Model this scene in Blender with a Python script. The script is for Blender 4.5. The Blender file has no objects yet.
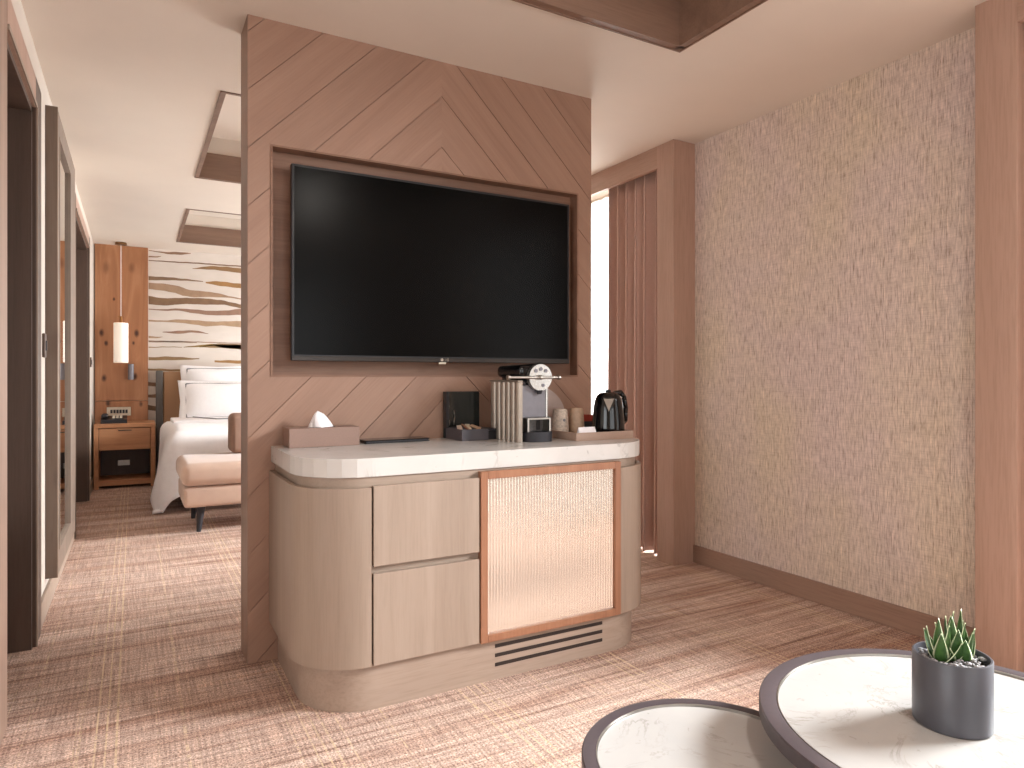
import bpy, bmesh, math, random
from mathutils import Vector, Matrix
R = math.radians
S = bpy.context.scene
COL = S.collection
random.seed(7)

# ------------------------------------------------------------------ camera, world, light, exposure
cam_d = bpy.data.cameras.new('camera')
cam = bpy.data.objects.new('camera', cam_d); COL.objects.link(cam)
cam.location = (0, 0, 1.2)
cam.rotation_euler = (R(90), 0, R(-29.21))
cam_d.sensor_fit = 'HORIZONTAL'; cam_d.sensor_width = 36.0
cam_d.lens = 36.0 * 676.3 / 1024.0
cam_d.shift_y = -6.5 / 1024.0
cam_d.clip_start = 0.05
S.camera = cam
S.view_settings.view_transform = 'Standard'
S.view_settings.look = 'None'
S.view_settings.gamma = 1.0
S.view_settings.use_curve_mapping = False
S.view_settings.exposure = -0.1
S.cycles.max_bounces = 10
S.cycles.diffuse_bounces = 6
S.cycles.glossy_bounces = 4
S.cycles.transparent_max_bounces = 12

w = bpy.data.worlds.new('world'); S.world = w; w.use_nodes = True
w.node_tree.nodes['Background'].inputs[0].default_value = (1.0, 1.0, 1.0, 1)
w.node_tree.nodes['Background'].inputs[1].default_value = 2.2

def area(name, loc, rot, sx, sy, power, colr=(1, .95, .9), spread=180):
    l = bpy.data.lights.new(name, 'AREA'); l.shape = 'RECTANGLE'; l.size = sx; l.size_y = sy
    l.energy = power; l.color = colr; l.spread = R(spread)
    o = bpy.data.objects.new(name, l); COL.objects.link(o); o.location = loc; o.rotation_euler = rot
    return o
DAY = (.93, .975, 1.0)
# daylight behind each window of the right wall, then two added rear and left fills
area('daylight_near', (4.9, -.1, 2.6), (0, R(64), R(-20)), 1.0, 1.3, 285, DAY, 100)
area('daylight_middle', (6.0, 4.05, 2.4), (0, R(68), R(-10)), 1.0, .9, 360, DAY, 80)
area('daylight_bedroom', (3.75, 7.6, 1.42), (0, R(90), 0), 2.2, 2.1, 155, DAY)
area('fill_rear', (.9, -3.5, 1.45), (R(90), 0, 0), 3.0, 2.2, 34, DAY)  # added fill lamp behind the camera, evens out the partition front
area('fill_left', (-3.1, -.6, 1.5), (0, R(-90), 0), 2.0, 2.6, 74, DAY)  # added fill lamp on the left, brightens the wallpaper wall

# ------------------------------------------------------------------ helpers
def lin(c):
    c = c.lstrip('#'); v = [int(c[i:i+2], 16) / 255 for i in (0, 2, 4)]
    return tuple((x / 12.92 if x <= .04045 else ((x + .055) / 1.055) ** 2.4) for x in v) + (1,)

class NT:
    def __init__(s, name):
        s.m = bpy.data.materials.new(name); s.m.use_nodes = True
        s.t = s.m.node_tree; s.n = s.t.nodes; s.b = s.n['Principled BSDF']
    def add(s, typ, **kw):
        o = s.n.new('ShaderNode' + typ)
        for k, v in kw.items(): setattr(o, k, v)
        return o
    def link(s, a, b): s.t.links.new(a, b)
    def coord(s, kind, scale=(1, 1, 1), rot=(0, 0, 0), loc=(0, 0, 0)):
        tc = s.add('TexCoord'); mp = s.add('Mapping')
        mp.inputs['Scale'].default_value = scale; mp.inputs['Rotation'].default_value = rot; mp.inputs['Location'].default_value = loc
        s.link(tc.outputs[kind], mp.inputs[0]); return mp.outputs[0]
    def noise(s, vec, scale=1, detail=4, rough=.55, dist=0):
        o = s.add('TexNoise'); s.link(vec, o.inputs['Vector'])
        o.inputs['Scale'].default_value = scale; o.inputs['Detail'].default_value = detail
        o.inputs['Roughness'].default_value = rough; o.inputs['Distortion'].default_value = dist
        return o.outputs['Fac']
    def ramp(s, fac, stops, mode='LINEAR'):
        o = s.add('ValToRGB'); o.color_ramp.interpolation = mode
        e = o.color_ramp.elements
        while len(e) < len(stops): e.new(.5)
        for i, (p, c) in enumerate(stops):
            e[i].position = p; e[i].color = c if not isinstance(c, str) else lin(c)
        s.link(fac, o.inputs[0]); return o.outputs[0]
    def mix(s, fac, a, b, blend='MIX'):
        o = s.add('Mix', data_type='RGBA', blend_type=blend)
        for sock, v in ((o.inputs[0], fac), (o.inputs[6], a), (o.inputs[7], b)):
            if isinstance(v, str): sock.default_value = lin(v)
            elif isinstance(v, (int, float)): sock.default_value = v
            elif isinstance(v, tuple): sock.default_value = v
            else: s.link(v, sock)
        return o.outputs[2]
    def math(s, op, a, b=None, c=None):
        o = s.add('Math', operation=op)
        for i, v in enumerate((a, b, c)):
            if v is None: continue
            if isinstance(v, (int, float)): o.inputs[i].default_value = v
            else: s.link(v, o.inputs[i])
        return o.outputs[0]
    def bump(s, h, strength=.3, dist=.002):
        o = s.add('Bump'); o.inputs['Strength'].default_value = strength; o.inputs['Distance'].default_value = dist
        s.link(h, o.inputs['Height']); s.link(o.outputs[0], s.b.inputs['Normal'])
    def set(s, color=None, rough=None, metal=None, **kw):
        if color is not None:
            if isinstance(color, str): s.b.inputs['Base Color'].default_value = lin(color)
            else: s.link(color, s.b.inputs['Base Color'])
        if rough is not None:
            if isinstance(rough, (int, float)): s.b.inputs['Roughness'].default_value = rough
            else: s.link(rough, s.b.inputs['Roughness'])
        if metal is not None: s.b.inputs['Metallic'].default_value = metal
        for k, v in kw.items(): s.b.inputs[k.replace('_', ' ')].default_value = v
        return s.m

def plain(name, color, rough=.5, metal=0, var=.06, scale=30, bump=.0, **kw):
    n = NT(name); v = n.coord('Object'); f = n.noise(v, scale, 3)
    c = lin(color)
    lo = tuple(x * (1 - var) for x in c[:3]) + (1,); hi = tuple(min(1, x * (1 + var)) for x in c[:3]) + (1,)
    col = n.ramp(f, [(.3, lo), (.7, hi)])
    if bump: n.bump(f, bump, .002)
    return n.set(col, rough, metal, **kw)

def wood(name, c_dark, c_mid, c_light, kind='Object', along='Z', rough=.5, fine=1.0, contrast=1.0):
    n = NT(name)
    s = {'X': (1.1, 22, 22), 'Y': (22, 1.1, 22), 'Z': (22, 22, 1.1)}[along]
    s = tuple(x * fine for x in s)
    v = n.coord(kind, s)
    broad = n.noise(v, .35, 4, .6, .6)
    f2 = n.noise(n.coord(kind, tuple(x * 6 for x in s)), 1.0, 3, .6)
    col = n.ramp(broad, [(.25, c_dark), (.5, c_mid), (.75, c_light)])
    pores = n.ramp(f2, [(.35, (.80, .77, .74, 1)), (.55, (1, 1, 1, 1))])
    col = n.mix(.55 * contrast, col, pores, 'MULTIPLY')
    n.bump(f2, .12, .001)
    return n.set(col, rough)

M = {}
M['ceiling'] = plain('ceiling_paint', '#d9cec2', .9, var=.015, scale=3)
M['plaster'] = plain('wall_plaster', '#c9beb3', .85, var=.02, scale=5)
M['oak'] = wood('pale_oak', '#8d7a6b', '#968374', '#9f8c7d', contrast=.6)
M['oak_h'] = wood('pale_oak_level', '#8d7a6b', '#968374', '#9f8c7d', along='X', contrast=.6)
M['plinth'] = wood('plinth_oak', '#937e70', '#9e8a7b', '#a99586', along='X')
M['column'] = wood('column_oak', '#a0806e', '#a98978', '#b29281')
M['beam'] = wood('beam_oak', '#a0806e', '#a98978', '#b29281', along='Y')
M['skirt'] = wood('skirting_wood', '#8f7262', '#987a69', '#a18373', along='Y')
M['brown'] = wood('brown_wood', '#49382e', '#554237', '#604c40')
M['brown_h'] = wood('brown_wood_level', '#6e5445', '#7d6252', '#8a6e5d', along='X')
M['brown_y'] = wood('brown_wood_long', '#6e5445', '#7d6252', '#8a6e5d', along='Y')
M['niche'] = wood('niche_wood', '#70503f', '#83614e', '#967360', along='X')
M['side'] = wood('partition_side_wood', '#84695a', '#937868', '#a08473')
M['frame'] = wood('mirror_frame_wood', '#66564a', '#726155', '#7e6c5f')
M['stand'] = wood('nightstand_oak', '#9c6a47', '#b07c56', '#c08d66', along='X')
M['black'] = plain('black_plastic', '#16151a', .35, var=.1)
M['matte_black'] = plain('matte_black', '#26242a', .55, var=.1)
M['gloss_black'] = plain('gloss_black', '#0b0a0c', .12, var=.1)
M['steel'] = plain('brushed_steel', '#aaa59e', .28, 1)
M['chrome'] = plain('chrome', '#b9b5b0', .2, .9)
M['copper'] = wood('copper_wood', '#875a42', '#94664c', '#a07258', rough=.35)
M['white'] = plain('white_linen', '#f4f2f3', .85, var=.02, bump=.1)
M['paper'] = plain('white_paper', '#ece8ea', .8, var=.02)
M['mirror'] = plain('mirror_glass', '#dcdcd8', .02, 1, var=0)
M['dark'] = plain('dark_gap', '#2a1c15', .8)
M['pinkbox'] = plain('mauve_leatherette', '#8c7165', .5, var=.05, scale=300, bump=.1)
M['traywood'] = plain('tray_leatherette', '#a78c7c', .5, var=.05, scale=200, bump=.1)
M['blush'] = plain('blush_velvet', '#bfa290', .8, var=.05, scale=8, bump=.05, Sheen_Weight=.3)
M['headboard'] = plain('tan_fabric', '#a88465', .85, var=.05, scale=200, bump=.1)
M['grey_post'] = plain('grey_metal', '#5b5652', .5)
M['greyflange'] = plain('grey_piping', '#8a8a8e', .8)

# chevron boards: UV runs along each board
n = NT('chevron_oak')
uv = n.coord('UV', (1.2, 22, 1)); uf = n.coord('UV', (6, 150, 1))
b = n.noise(uv, .5, 5, .6, .8); fz = n.noise(uf, 1, 3, .6)
col = n.ramp(b, [(.25, '#8f6f5e'), (.5, '#987866'), (.75, '#a0806e')])
at = n.add('Attribute', attribute_name='board'); 
col = n.mix(1.0, col, n.ramp(at.outputs['Fac'], [(0, (.96, .955, .95, 1)), (1, (1.04, 1.035, 1.03, 1))]), 'MULTIPLY')
col = n.mix(.35, col, n.ramp(fz, [(.35, (.82, .79, .77, 1)), (.55, (1, 1, 1, 1))]), 'MULTIPLY')
n.bump(fz, .1, .001); M['chevron'] = n.set(col, .5)

# woven wallpaper: fine upright threads
n = NT('woven_wallpaper')
a1 = n.noise(n.coord('Object', (1, 175, 15)), 1, 3, .65)
a2 = n.noise(n.coord('Object', (1, 95, 22)), 1, 2, .6)
a3 = n.noise(n.coord('Object', (1, 1.6, 1.2)), 1, 3, .6)
hz = n.noise(n.coord('Object', (1, 12, 260)), 1, 2, .5)
base = n.ramp(a3, [(.35, '#cfbfab'), (.65, '#cdbcb4')])
th = n.ramp(a1, [(.30, (.42, .36, .32, 1)), (.42, (.86, .84, .82, 1)), (.56, (1.05, 1.05, 1.05, 1)), (.7, (1.28, 1.26, 1.22, 1))])
col = n.mix(.85, base, th, 'MULTIPLY')
col = n.mix(.4, col, n.ramp(a2, [(.36, (.68, .64, .62, 1)), (.5, (1, 1, 1, 1)), (.7, (1.12, 1.1, 1.08, 1))]), 'MULTIPLY')
col = n.mix(.4, col, n.ramp(hz, [(.35, (.75, .72, .7, 1)), (.55, (1.05, 1.05, 1.05, 1))]), 'MULTIPLY')
n.bump(a1, .35, .003); M['wallpaper'] = n.set(col, .8)

# carpet: dark and rust streaks across, pale yellow threads along
n = NT('woven_carpet')
st = n.noise(n.coord('Object', (.9, 33, 1)), 1, 5, .75)
st2 = n.noise(n.coord('Object', (1.6, 75, 1), loc=(3, 7, 0)), 1, 4, .75)
hue = n.noise(n.coord('Object', (.5, 6.5, 1), loc=(9, 2, 0)), 1, 4, .65)
wv = n.noise(n.coord('Object', (150, 150, 1)), 1, 3, .7)
wx = n.noise(n.coord('Object', (120, 4, 1)), 1, 3, .7)
col = n.ramp(hue, [(.3, '#9a7665'), (.5, '#b59c8e'), (.62, '#bfa99c'), (.75, '#a98672')])
col = n.mix(.85, col, n.ramp(st, [(.30, (.38, .28, .25, 1)), (.40, (.74, .64, .60, 1)), (.50, (1.0, 1.0, 1.0, 1)), (.72, (1.36, 1.36, 1.36, 1))]), 'MULTIPLY')
col = n.mix(.9, col, n.ramp(st2, [(.34, (.42, .33, .30, 1)), (.45, (.95, .93, .92, 1)), (.7, (1.2, 1.2, 1.2, 1))]), 'MULTIPLY')
col = n.mix(.9, col, n.ramp(wv, [(.36, (.34, .28, .26, 1)), (.5, (1, 1, 1, 1)), (.66, (1.6, 1.6, 1.6, 1))]), 'MULTIPLY')
col = n.mix(.8, col, n.ramp(wx, [(.38, (.72, .67, .65, 1)), (.5, (1, 1, 1, 1)), (.62, (1.25, 1.22, 1.18, 1))]), 'MULTIPLY')
tc = n.add('TexCoord'); sp = n.add('SeparateXYZ'); n.link(tc.outputs['Object'], sp.inputs[0])
def lines(period, off, wd):
    m = n.math('PINGPONG', n.math('ADD', sp.outputs[0], 10 + off), period / 2)
    return n.math('LESS_THAN', m, wd)
def dash(m, k, thr, lo, hi):
    brk = n.noise(n.coord('Object', (2, 55, 1), loc=(k, 5, 0)), 1, 4, .8)
    brd = n.noise(n.coord('Object', (.9, 1.6, 1), loc=(4, k, 0)), 1, 2, .5)
    return n.math('MULTIPLY', n.math('MULTIPLY', m, n.math('GREATER_THAN', brk, thr)), n.math('MULTIPLY_ADD', brd, hi, lo))
l1 = n.math('MAXIMUM', lines(.62, -.03, .0035), n.math('MAXIMUM', lines(.62, .00, .0028), lines(.62, .03, .0028)))
l2 = n.math('MAXIMUM', lines(.31, .075, .0024), lines(.47, .19, .0028))
l3 = n.math('MAXIMUM', lines(.23, .05, .002), lines(.355, .11, .002))
ln = n.math('MAXIMUM', dash(l1, 1, .46, .15, 1.1), n.math('MAXIMUM', dash(l2, 2, .5, -.15, 1.3), dash(l3, 3, .52, -.3, 1.5)))
col = n.mix(n.math('MULTIPLY', n.math('MAXIMUM', ln, 0.0), .8), col, '#dcc39c')
n.bump(wv, .5, .004); M['carpet'] = n.set(col, .95)

# marble
def marble(name, base, scale, vein='#8d8780'):
    n = NT(name); v = n.coord('Object', (1, 1, 1))
    cl = n.noise(v, 3 * scale, 5, .6, .4)
    vn = n.noise(v, 2.2 * scale, 8, .62, 1.2)
    edge = n.math('ABSOLUTE', n.math('SUBTRACT', vn, .5))
    mask = n.ramp(edge, [(0, (1, 1, 1, 1)), (.018, (0, 0, 0, 1))])
    br = n.noise(v, 5 * scale, 3, .5)
    mk = n.math('MULTIPLY', mask, n.ramp(br, [(.46, (0, 0, 0, 1)), (.62, (.75, .75, .75, 1))]))
    sp = n.noise(n.coord('Object', (1, 1, 1), loc=(4, 4, 4)), 24 * scale, 3, .6, .6)
    sm = n.ramp(sp, [(.68, (0, 0, 0, 1)), (.74, (.7, .7, .7, 1))])
    col = n.mix(cl, base, '#b5b0ab')
    col = n.mix(mk, col, vein)
    col = n.mix(n.math('MULTIPLY', sm, .7), col, vein)
    return n.set(col, .24)
M['marble'] = marble('white_marble', '#cfcbc7', 1.0)
M['marble_t'] = marble('table_marble', '#a3a19f', 1.6)

# knotty orange wood panel
n = NT('knotty_wood')
v = n.coord('Object', (9, 9, .9))
b = n.noise(v, .8, 5, .6, 1.2)
wob = n.noise(n.coord('Object', (14, 14, 8)), 1, 3)
knot = None
for (kx, kz, kr) in ((-.322, 1.707, .022), (.027, 1.718, .022), (-.278, 1.594, .015), (-.004, 1.601, .013), (-.278, 2.45, .035), (-.019, 2.47, .03), (-.297, 1.194, .022), (.011, 1.217, .022), (-.258, .905, .02), (.073, .891, .018), (-.2, 2.1, .01)):
    vm = n.add('VectorMath', operation='DISTANCE'); mp = n.coord('Object', (1, 0, .6), loc=(0, 0, 0))
    n.link(mp, vm.inputs[0]); vm.inputs[1].default_value = (kx + .12, 0, kz * .6)
    dd = n.math('ADD', vm.outputs['Value'], n.math('MULTIPLY', n.math('SUBTRACT', wob, .5), .03))
    mr_ = n.add('MapRange'); mr_.inputs[1].default_value = kr * .4; mr_.inputs[2].default_value = kr * 1.5; mr_.inputs[3].default_value = 1 if kr < .025 else .4; mr_.inputs[4].default_value = 0
    n.link(dd, mr_.inputs[0]); knot = mr_.outputs[0] if knot is None else n.math('MAXIMUM', knot, mr_.outputs[0])
col = n.ramp(b, [(.3, '#8f5d3d'), (.5, '#a26e4a'), (.7, '#b4825e')])
col = n.mix(n.math('MULTIPLY', knot, .95), col, '#3a1a0c')
M['knotty'] = n.set(col, .5)

# curtain cloth
n = NT('mauve_curtain')
f = n.noise(n.coord('Object', (200, 200, 200)), 1, 2)
col = n.ramp(f, [(.3, '#b8998c'), (.7, '#c4a598')])
M['curtain'] = n.set(col, .8, Sheen_Weight=.25)

# sheer curtain and clear glass
n = NT('sheer_cloth'); o = n.n['Material Output']
tr = n.add('BsdfTransparent'); tl = n.add('BsdfTranslucent'); ms = n.add('MixShader')
tl.inputs[0].default_value = (.95, .95, .93, 1); ms.inputs[0].default_value = .25
n.link(tr.outputs[0], ms.inputs[1]); n.link(tl.outputs[0], ms.inputs[2]); n.link(ms.outputs[0], o.inputs[0])
M['sheer'] = n.m
n = NT('window_glass'); o = n.n['Material Output']
tr = n.add('BsdfTransparent'); gl = n.add('BsdfGlossy'); ms = n.add('MixShader')
gl.inputs['Roughness'].default_value = .02; ms.inputs[0].default_value = .06
n.link(tr.outputs[0], ms.inputs[1]); n.link(gl.outputs[0], ms.inputs[2]); n.link(ms.outputs[0], o.inputs[0])
M['glass'] = n.m

def emis(name, color, strength):
    n = NT(name); n.set(color, .6)
    n.b.inputs['Emission Color'].default_value = lin(color); n.b.inputs['Emission Strength'].default_value = strength
    return n.m
M['lampglass'] = emis('opal_lamp_glass', '#fff6ea', .12)
M['fluted'] = plain('fluted_champagne_glass', '#f4ece1', .17, .78, var=.02, Coat_Weight=.6, Coat_Roughness=.05)
M['screen'] = plain('screen_glass', '#010101', .23, 0, var=0)
M['screen'].node_tree.nodes['Principled BSDF'].inputs['Specular IOR Level'].default_value = .12
M['table_rim'] = plain('dark_rim_wood', '#453c3f', .42, var=.08, scale=60)
M['pot'] = plain('grey_ceramic', '#45444a', .38, var=.03)
M['soil'] = plain('soil', '#2a2320', .9)
n = NT('succulent_leaf')
at = n.add('Attribute', attribute_name='edge')
f = n.noise(n.coord('Object'), 60, 3)
col = n.mix(n.ramp(at.outputs['Fac'], [(.45, (0, 0, 0, 1)), (.8, (1, 1, 1, 1))]), n.ramp(f, [(.3, '#27431f'), (.7, '#43672f')]), '#d9e3bd')
M['leaf'] = n.set(col, .4)
M['pebble'] = plain('grey_pebble', '#8d8a8b', .7, var=.3, scale=60)
M['ribgrey'] = plain('warm_grey_metal', '#a2968a', .35, .55)
M['panelgrey'] = plain('grey_panel', '#77747a', .4, .2)
M['tank'] = plain('smoky_tank', '#b6a6a0', .2, 0, var=.03)
M['cupwhite'] = plain('speckled_cup', '#cbbcae', .4, var=.25, scale=90)
M['cuptan'] = plain('tan_cup', '#b5977e', .45, var=.1, scale=60)
M['red'] = plain('red_wrapper', '#a8402f', .5)
M['purple'] = plain('purple_mark', '#3b2a4a', .5)
M['cream'] = plain('cream_plastic', '#cfc4b2', .5)
M['tea_glass'] = plain('dark_lid', '#232523', .08, var=.1)

def link(name, me, mat, parent=None, smooth=False):
    if mat is not None and not me.materials: me.materials.append(mat)
    if smooth:
        for p in me.polygons: p.use_smooth = True
    o = bpy.data.objects.new(name, me); COL.objects.link(o)
    if parent: o.parent = parent
    return o
def build(name, bm, mat, parent=None, smooth=False, normals=True):
    if normals: bmesh.ops.recalc_face_normals(bm, faces=bm.faces)
    me = bpy.data.meshes.new(name); bm.to_mesh(me); bm.free()
    return link(name, me, mat, parent, smooth)
def smooth_by_angle(o, ang=35):
    bm = bmesh.new(); bm.from_mesh(o.data)
    for f in bm.faces: f.smooth = True
    for e in bm.edges:
        e.smooth = not (len(e.link_faces) == 2 and e.calc_face_angle(0) > R(ang))
    bm.to_mesh(o.data); bm.free(); return o
def BM(): return bmesh.new()
def box(bm, x0, x1, y0, y1, z0, z1, bev=0, seg=2):
    vs = [bm.verts.new((x, y, z)) for x in (x0, x1) for y in (y0, y1) for z in (z0, z1)]
    fs = [bm.faces.new([vs[i] for i in q]) for q in ((0, 1, 3, 2), (4, 6, 7, 5), (0, 4, 5, 1), (2, 3, 7, 6), (0, 2, 6, 4), (1, 5, 7, 3))]
    if bev:
        es = list({e for f in fs for e in f.edges})
        bmesh.ops.bevel(bm, geom=es, offset=bev, segments=seg, affect='EDGES', profile=.5)
    return bm
def prism(bm, pts, z0, z1, axis='Z'):
    def P(a, b, c): return {'Z': (a, b, c), 'Y': (a, c, b), 'X': (c, a, b)}[axis]
    lo = [bm.verts.new(P(a, b, z0)) for a, b in pts]; hi = [bm.verts.new(P(a, b, z1)) for a, b in pts]
    bm.faces.new(lo); bm.faces.new(hi[::-1]); k = len(pts)
    for i in range(k): bm.faces.new((lo[i], lo[(i+1) % k], hi[(i+1) % k], hi[i]))
    return bm
def cyl(bm, p, q, r0, r1=None, seg=24, caps=True):
    r1 = r0 if r1 is None else r1
    p, q = Vector(p), Vector(q); d = (q - p).normalized()
    a = d.orthogonal().normalized(); bb = d.cross(a)
    A = [bm.verts.new(p + r0 * (a * math.cos(t) + bb * math.sin(t))) for t in [2 * math.pi * i / seg for i in range(seg)]]
    B = [bm.verts.new(q + r1 * (a * math.cos(t) + bb * math.sin(t))) for t in [2 * math.pi * i / seg for i in range(seg)]]
    for i in range(seg): bm.faces.new((A[i], A[(i+1) % seg], B[(i+1) % seg], B[i]))
    if caps: bm.faces.new(A[::-1]); bm.faces.new(B)
    return bm
def lathe(bm, prof, c=(0, 0, 0), seg=48, sx=1, sy=1):
    rings = []
    for r, z in prof:
        if r < 1e-6: rings.append([bm.verts.new((c[0], c[1], c[2] + z))])
        else: rings.append([bm.verts.new((c[0] + sx * r * math.cos(2*math.pi*i/seg), c[1] + sy * r * math.sin(2*math.pi*i/seg), c[2] + z)) for i in range(seg)])
    for A, B in zip(rings, rings[1:]):
        for i in range(seg):
            j = (i + 1) % seg
            if len(A) == 1 and len(B) == 1: continue
            if len(A) == 1: bm.faces.new((A[0], B[i], B[j]))
            elif len(B) == 1: bm.faces.new((A[i], A[j], B[0]))
            else: bm.faces.new((A[i], A[j], B[j], B[i]))
    return bm
def tube(bm, pts, r, seg=10):
    for a, b in zip(pts, pts[1:]): cyl(bm, a, b, r, seg=seg)
    return bm
def empty(name, loc=(0, 0, 0), label=None, cat=None, group=None):
    o = bpy.data.objects.new(name, None); COL.objects.link(o); o.location = loc; o.empty_display_size = .1
    if label: tag(o, label, cat, group)
    return o
def tag(o, label, cat, group=None):
    o['label'] = label; o['category'] = cat
    if group: o['group'] = group
    return o
def struct(o, label=None):
    o['kind'] = 'structure'
    if label: o['label'] = label
    return o
def local(o, root):
    """keep world placement of a mesh built in world space under a moved empty"""
    o.data.transform(Matrix.Translation(-root.location)); return o

# ------------------------------------------------------------------ room measures
XL, XR, YB, YF, H = -.398, 3.186, 9.03, -3.0, 2.72
XW = 3.62          # outer face of the window wall
# floor
bm = BM(); box(bm, -2.6, XW, YF - .2, YB + .2, -.1, 0)
struct(build('floor', bm, M['carpet']), 'woven beige carpet with rust and dark streaks')

# ceiling with three coffers
cof = [(.25, 2.211, .35, 2.36), (.408, 2.3, 3.88, 5.636), (.42, 2.3, 6.74, 8.416)]
def rects_minus(x0, x1, y0, y1, holes):
    xs = sorted({x0, x1, *[h[i] for h in holes for i in (0, 1)]}); ys = sorted({y0, y1, *[h[i] for h in holes for i in (2, 3)]})
    out = []
    for a, b in zip(xs, xs[1:]):
        for c, d in zip(ys, ys[1:]):
            mx, my = (a + b) / 2, (c + d) / 2
            if not any(h[0] < mx < h[1] and h[2] < my < h[3] for h in holes): out.append((a, b, c, d))
    return out
bm = BM()
grid = {}
def gv(x, y, z):
    k = (round(x, 4), round(y, 4), round(z, 4))
    if k not in grid: grid[k] = bm.verts.new(k)
    return grid[k]
for a, b, c, d in rects_minus(-2.6, XW, YF - .2, YB + .2, cof):
    bm.faces.new((gv(a, c, H), gv(a, d, H), gv(b, d, H), gv(b, c, H)))
for (a, b, c, d) in cof:
    bm.faces.new((gv(a, c, H + .32), gv(a, d, H + .32), gv(b, d, H + .32), gv(b, c, H + .32)))
    for (p, q) in (((a, c), (a, d)), ((a, d), (b, d)), ((b, d), (b, c)), ((b, c), (a, c))):
        bm.faces.new((gv(*p, H), gv(*q, H), gv(*q, H + .32), gv(*p, H + .32)))
ceil = struct(build('ceiling', bm, M['ceiling'], normals=False), 'cream painted ceiling with wood edged recesses')
for i, (a, b, c, d) in enumerate(cof):
    bm = BM(); t = .022; hh = .31 if i == 0 else .19
    for (u0, u1, v0, v1) in ((a, b, d - t, d), (a, b, c, c + t), (a, a + t, c + t, d - t), (b - t, b, c + t, d - t)):
        box(bm, u0, u1, v0, v1, H - .004, H + hh)
    if i == 0: box(bm, a, b, d - t - .012, d - t, H - .004, H + .15); box(bm, b - t - .012, b - t, c, d, H - .004, H + .15)
    # stepped lip hanging just under the ceiling plane
    for (u0, u1, v0, v1) in ((a - .008, b + .008, d, d + .008), (a - .008, a, c, d), (b, b + .008, c, d)):
        box(bm, u0, u1, v0, v1, H - .008, H + .001)
    struct(build('trim_%d' % (i + 1), bm, M['brown_h']), ['brown wood frame of the ceiling recess above the coffee tables', 'brown wood frame of the nearer bedroom ceiling recess', 'brown wood frame of the ceiling recess nearest the bed'][i])

# back wall and its mural
bm = BM(); box(bm, -2.6, XW, YB + .012, YB + .2, 0, H + .3)
struct(build('wall_back', bm, M['plaster']))
bm = BM(); box(bm, .145, XR, YB, YB + .012, 0, H)
n = NT('mural_paper'); f = n.noise(n.coord('Object', (2, 1, 5)), 1, 3)
mural_m = n.set(n.ramp(f, [(.3, '#cbc0b6'), (.7, '#d8cec5')]), .8)
mural = tag(build('wall_mural', bm, mural_m), 'white mural with brown wavy brush bands on the wall behind the bed', 'mural')
bands = [
 ([(390,172),(480,182),(560,182),(630,188)], [(390,176),(520,196),(580,198),(630,192)], '#8a6a52'),
 ([(390,205),(462,206)], [(390,213),(440,213),(462,208)], '#8a6a52'),
 ([(390,228),(600,239),(910,259)], [(390,233),(600,246),(910,266)], '#7a5b45'),
 ([(640,275),(740,262),(830,266),(910,275)], [(640,278),(760,283),(840,293),(910,302)], '#8c6b48'),
 ([(390,320),(500,325),(600,335),(700,348)], [(390,343),(520,343),(600,346),(700,352)], '#7f644c'),
 ([(705,352),(780,348),(910,362)], [(715,360),(800,376),(910,388)], '#9a7346'),
 ([(390,357),(480,362),(560,375),(620,398),(700,405),(780,415),(850,433),(910,445)], [(390,393),(470,402),(540,415),(590,432),(650,440),(720,438),(850,442),(910,452)], '#9c7f66'),
 ([(390,432),(470,445),(600,443),(700,445),(800,455),(870,470),(910,480)], [(390,480),(480,487),(600,478),(720,482),(820,482),(880,495),(910,502)], '#7d6047'),
 ([(390,505),(470,508),(560,503),(640,508),(740,517),(830,515),(910,505)], [(390,510),(480,517),(560,515),(640,530),(740,542),(820,543),(910,540)], '#8f6f5c'),
 ([(390,568),(480,572),(560,565),(650,570),(750,578),(910,575)], [(390,578),(480,580),(570,585),(650,595),(720,606),(800,600),(910,610)], '#a5886c'),
 ([(470,636),(600,628),(660,628),(730,645)], [(470,640),(560,648),(640,640),(730,648)], '#8f6f5c'),
 ([(390,660),(470,665)], [(390,672),(440,672),(470,667)], '#a5886c'),
 ([(390,686),(600,690),(910,699)], [(390,691),(600,695),(910,704)], '#9a7f6c'),
 ([(580,722),(680,712),(740,705),(830,710),(910,710)], [(590,725),(700,722),(760,715),(830,730),(910,735)], '#8c6f3e'),
 ([(390,722),(500,720),(580,722)], [(390,727),(500,724),(580,725)], '#8c6f3e'),
]
low = [([(470,27),(540,15),(600,15),(630,18)], [(470,29),(540,31),(600,33),(630,38)], '#8c6f4c'),
 ([(270,68),(350,65),(470,72)], [(270,80),(400,79),(470,76)], '#8c6f4c'),
 ([(520,80),(630,80)], [(530,88),(630,93)], '#9a7346'),
 ([(270,5),(380,4),(460,10)], [(270,9),(380,10),(460,12)], '#9a7f6c'),
 ([(265,112),(400,116)], [(265,120),(400,124)], '#8c6f4c'),
 ([(265,165),(310,168)], [(265,180),(310,184)], '#8a6a52'), ([(265,215),(310,212)], [(265,226),(310,228)], '#8a6a52'), ([(265,255),(310,262)], [(265,275),(310,280)], '#7f644c')]
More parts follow.
